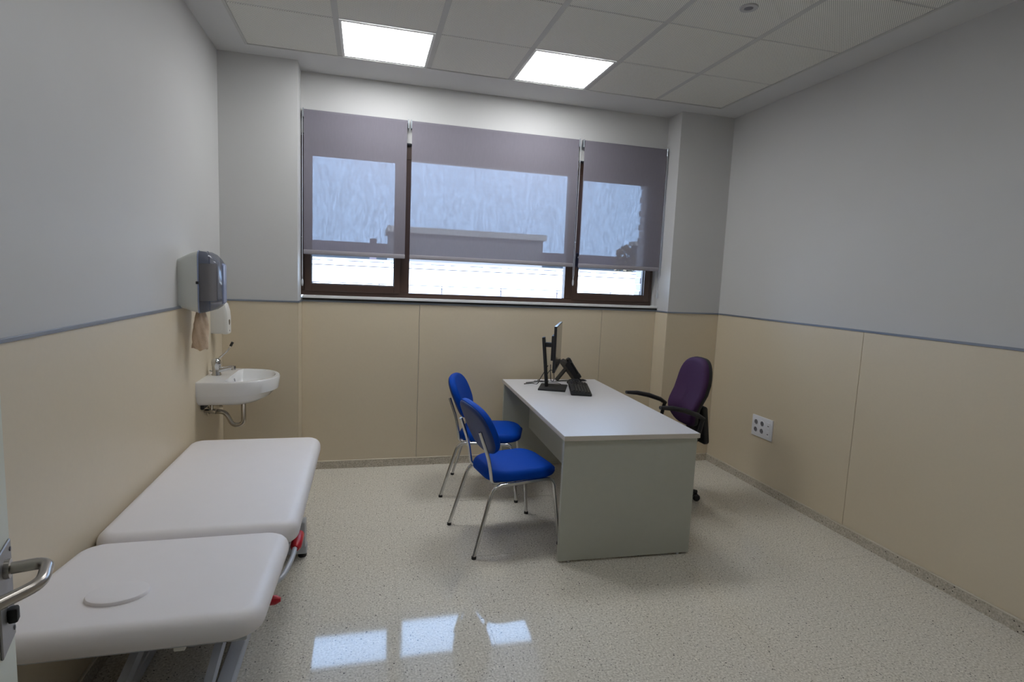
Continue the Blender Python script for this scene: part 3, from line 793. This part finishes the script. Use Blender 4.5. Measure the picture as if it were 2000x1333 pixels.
stc = MB().rings(cushion(.47, .48, .12, round_prof(.43, .50, .03, .035), 8)); stc.map(lambda p: p + Vector((-.07, 0, 0))).build('seat', m_purple, oc, True, 60)
def obk(p):  # p.x -> y across, p.y -> up, p.z thickness (front = -x)
    u = p.y; lean = math.radians(7)
    fwd = p.z + .5 * p.x ** 2 - .10 * max(0, u - .12) ** 2
    return Vector((.205 - fwd * math.cos(lean) + (u + .24) * math.sin(lean) - .05 * math.exp(-((u + .12) / .1) ** 2), p.x, .82 + u * math.cos(lean)))
def backo(ins, z, wd=.37, ht=.50, n=44):
    pts = []
    for i in range(n):
        a = 2 * PI * i / n; c, s2 = math.cos(a), math.sin(a); e = 2 / 3.2
        x = (wd / 2 - ins) * math.copysign(abs(c) ** e, c); y = (ht / 2 - ins) * math.copysign(abs(s2) ** e, s2)
        x *= 1 - .10 * max(0, y / (ht / 2)) ** 2 - .06 * max(0, -y / (ht / 2))
        pts.append(Vector((x, y, z)))
    return pts
b1 = MB().rings([backo(i, z) for i, z in round_prof(.0, .05, .006, .03, 5)] + [backo(.10, .053), backo(.17, .054)]); b1.map(obk).build('backrest', m_purple, oc, True, 60)
b2 = MB().rings([backo(i, z, .378, .508) for i, z in ((.06, -.028), (.02, -.024), (.004, -.014), (0, .0), (.003, .012))]); b2.map(obk).build('backrest_shell', m_blackmat, oc, True, 60)
MB().rbox(-.025, .025, -.12, .12, -.14, .14, .018, 3, Matrix.Translation((.270, 0, .585)) @ Matrix.Rotation(math.radians(-8), 4, 'Y')).build('back_bracket', m_blackmat, oc, True)
MB().tube(fillet([(.27, 0, .46), (.24, 0, .405), (.08, 0, .405)], .05), .024, 10).build('back_stem', m_blackmat, oc, True)
for s_ in (-1, 1):
    y = .255 * s_
    ap = [(-.19, y, .762), (-.10, y, .757), (0, y, .738), (.10, y, .705), (.15, y, .675)]
    am = MB().tube(ap, [.012, .017, .018, .017, .014], 10).build('armrest', m_black, oc, True)
    am.data.transform(Matrix.Translation((0, y, 0)) @ Matrix.Diagonal((1, 1.5, 1, 1)) @ Matrix.Translation((0, -y, 0)))
    MB().tube(fillet([(.145, y, .685), (.12, y, .56), (.05, y * .96, .43), (.0, y * .6, .42)], .06, 5), .014, 10).build('arm_support', m_black, am, True)

# ------------------------------------------------------------------ monitor
sd_ = Vector((.914, -.405, 0)).normalized()        # direction the screen faces
mz = DH
mo = empty('monitor', (1.40, 4.085, mz), math.atan2(sd_.y, sd_.x)); tag(mo, 'black flat monitor on desk, turned edge-on to the camera', 'monitor')
# local x = screen direction, y = left
MB().rbox(-.075, .135, -.125, .125, 0, .014, .004, 2).build('base', m_blackmat, mo, True)
pm = Matrix.Translation((-.02, 0, .012)) @ Matrix.Rotation(math.radians(-6), 4, 'Y')
MB().rbox(-.011, .011, -.032, .032, 0, .39, .004, 2, pm).build('post', m_blackmat, mo, True)
MB().rbox(-.055, .02, -.022, .022, .325, .36, .004, 2).build('arm', m_blackmat, mo, True)
pn = MB().rbox(.040, .060, -.268, .268, .165, .508, .003, 2).build('panel', m_black, mo, True)
MB().rbox(.012, .041, -.13, .13, .235, .425, .005, 2).build('rear_housing', m_blackmat, mo, True)
MB().box(.0595, .0608, -.262, .262, .185, .500).build('screen', m_screen, pn)
MB().box(.042, .058, -.264, .264, .5075, .5088).build('top_edge', m_silver, pn)

# keyboard
kd = Vector((.30, .954, 0)).normalized()
kb = empty('keyboard', (1.615, 3.985, mz), math.atan2(kd.y, kd.x)); tag(kb, 'black keyboard lying on the desk in front of the monitor', 'keyboard')
# local x along length (away from camera), y toward left (monitor side)
KL, KW = .44, .155
cs = MB().rbox(-KL / 2, KL / 2, -KW / 2, KW / 2, .004, .020, .004, 2)
cs.map(lambda p: Vector((p.x, p.y, p.z + .10 * (p.y + KW / 2) * (p.z > .01)))).build('case', m_blackmat, kb, True)
key = None
for r_ in range(6):
    for c in range(22):
        x = -KL / 2 + .018 + c * .0187; y = KW / 2 - .022 - r_ * .0222
        if c in (15, 18): continue
        z = .021 + .10 * (y + KW / 2)
        if key is None:
            key = MB().rings([[Vector((sx * h_, sy2 * h_, zz)) for sx, sy2 in ((-1, -1), (1, -1), (1, 1), (-1, 1))] for h_, zz in ((.0085, -.003), (.0068, .007))]).build('key', m_key, kb); k_ = key
        else:
            k_ = key.copy(); COL.objects.link(k_)
        k_.location = (x, y, z)

# mouse
ms = empty('computer_mouse', (1.672, 4.256, mz), math.radians(4)); tag(ms, 'black computer mouse behind the far end of the keyboard', 'mouse')
def mouse_ring(k, z):
    return [Vector((.058 * k * math.cos(a) * (1 if math.cos(a) > 0 else 1.05), .033 * k * math.sin(a), z)) for a in [2 * PI * i / 24 for i in range(24)]]
MB().rings([mouse_ring(k, z) for k, z in ((.92, .001), (1, .006), (1, .014), (.93, .024), (.75, .033), (.45, .038), (.1, .039))]).build('body', m_black, ms, True, 70)
MB().lathe([(.001, -.004), (.010, -.004), (.010, .004), (.001, .004)], (.034, 0, .030), (0, 1, 0), 14).build('scroll_wheel', m_key, ms, True)

# phone
tpn = empty('desk_telephone', (1.672, 4.378, mz), math.radians(-2)); tag(tpn, 'black desk telephone propped on a stand beside the far wall', 'telephone')
# local x toward the sitter (+x); tilted wedge
wedge = [(-.055, .165), (-.03, .178), (.085, .012), (.08, .0), (.055, .0), (-.065, .145)]
MB().rings([[Vector((x, y, z)) for x, z in wedge] for y in (-.085, .085)]).build('body', m_blackmat, tpn)
MB().sqtube((-.035, 0, .10), (-.11, 0, .006), .07, .010).build('stand', m_blackmat, tpn)
hm = Matrix.Translation((.012, -.055, .114)) @ Matrix.Rotation(math.radians(55), 4, 'Y')
hnd = MB().rbox(-.098, .098, -.022, .022, .004, .024, .009, 3, hm).rbox(-.100, -.055, -.025, .025, -.008, .026, .009, 3, hm).rbox(.055, .100, -.025, .025, -.008, .026, .009, 3, hm)
hnd.build('handset', m_black, tpn, True)
scn = Matrix.Translation((-.012, .03, .139)) @ Matrix.Rotation(math.radians(55), 4, 'Y')
MB().box(-.022, .02, -.04, .04, -.001, .004, scn).build('display', m_screen, tpn)
kp = MB(); kmx = Matrix.Translation((.04, .03, .072)) @ Matrix.Rotation(math.radians(55), 4, 'Y')
for i in range(4):
    for j in range(3):
        MB().rbox(-.036 + .02 * i, -.022 + .02 * i, -.032 + .024 * j, -.014 + .024 * j, -.001, .005, .001, 1, kmx).build('button', m_key, tpn)
coil = [(.10 + .013 * math.cos(a) + .0016 * a, -.03 + .013 * math.sin(a) , .012 + .006 * math.sin(a * .5)) for a in [k * .35 for k in range(70)]]
MB().tube([(.06, -.05, .012)] + coil, .0028, 6).build('coiled_cord', m_black, tpn, True)

# cables on the desk
def cable(pts, label, r=.0032):
    P_ = [Vector(p) for p in pts]; out = []
    for k in range(len(P_) - 1):
        p0, p1, p2, p3 = P_[max(k - 1, 0)], P_[k], P_[k + 1], P_[min(k + 2, len(P_) - 1)]
        for i in range(8):
            t = i / 8
            out.append(.5 * ((2 * p1) + (p2 - p0) * t + (2 * p0 - 5 * p1 + 4 * p2 - p3) * t * t + (3 * p1 - p0 - 3 * p2 + p3) * t ** 3))
    out.append(P_[-1])
    tag(MB().tube(out, r, 6).build('cable', m_black, None, True), label, 'cable', 'black cables behind the monitor')
z0 = mz + .004
cable([(1.425, 4.21, mz + .16), (1.40, 4.215, mz + .11), (1.37, 4.225, mz + .05), (1.35, 4.24, z0), (1.31, 4.26, z0), (1.24, 4.24, z0)], 'black cable drooping from the monitor post down to the desk')
cable([(1.462, 4.255, mz + .16), (1.465, 4.258, mz + .09), (1.475, 4.262, mz + .025), (1.50, 4.265, mz + .03), (1.495, 4.27, mz + .09), (1.47, 4.275, mz + .11), (1.44, 4.28, mz + .06), (1.46, 4.30, z0), (1.40, 4.33, z0), (1.27, 4.29, z0)], 'black cable looping under the monitor panel')
cable([(1.545, 4.22, z0), (1.53, 4.27, z0), (1.47, 4.30, z0), (1.40, 4.38, z0), (1.43, 4.43, z0)], 'thin black cable from the keyboard across the desk', .0026)
cable([(1.66, 4.345, mz + .01), (1.60, 4.37, z0), (1.52, 4.33, z0), (1.48, 4.37, z0), (1.36, 4.36, z0)], 'thin black cable from the mouse across the desk', .0024)

# ------------------------------------------------------------------ wall socket plate
ws = empty('wall_socket', (XR - PT, 3.652, .497)); tag(ws, 'white plate of four sockets low on the right wall', 'wall socket')
MB().rbox(-.010, 0, -.116, .116, -.083, .083, .003, 2).build('plate', m_socket, ws, True)
for yy in (.068, -.002):
    for zz in (.03, -.03):
        o = MB().lathe([(.024, .0), (.024, .0035), (.021, .004), (.020, -.004), (.001, -.004)], (-.0095, yy, zz), (-1, 0, 0), 22).build('socket', m_socket, ws, True)
        MB().lathe([(.0195, 0), (.0195, .0006), (.001, .0006)], (-.0102, yy, zz), (-1, 0, 0), 20).build('socket_well', m_hole, o, True)
        for dy in (-.009, .009):
            MB().lathe([(.003, 0), (.003, .001), (.001, .001)], (-.0106, yy + dy, zz), (-1, 0, 0), 8).build('pin_hole', m_gasket, o)
for zz in (.03, -.035):
    p_ = MB().rbox(-.0125, -.009, -.092, -.054, zz - .024, zz + .024, .001, 1).build('data_port', m_socket, ws)
    MB().box(-.0132, -.012, -.081, -.065, zz - .006, zz + .002).build('port_opening', m_hole, p_)
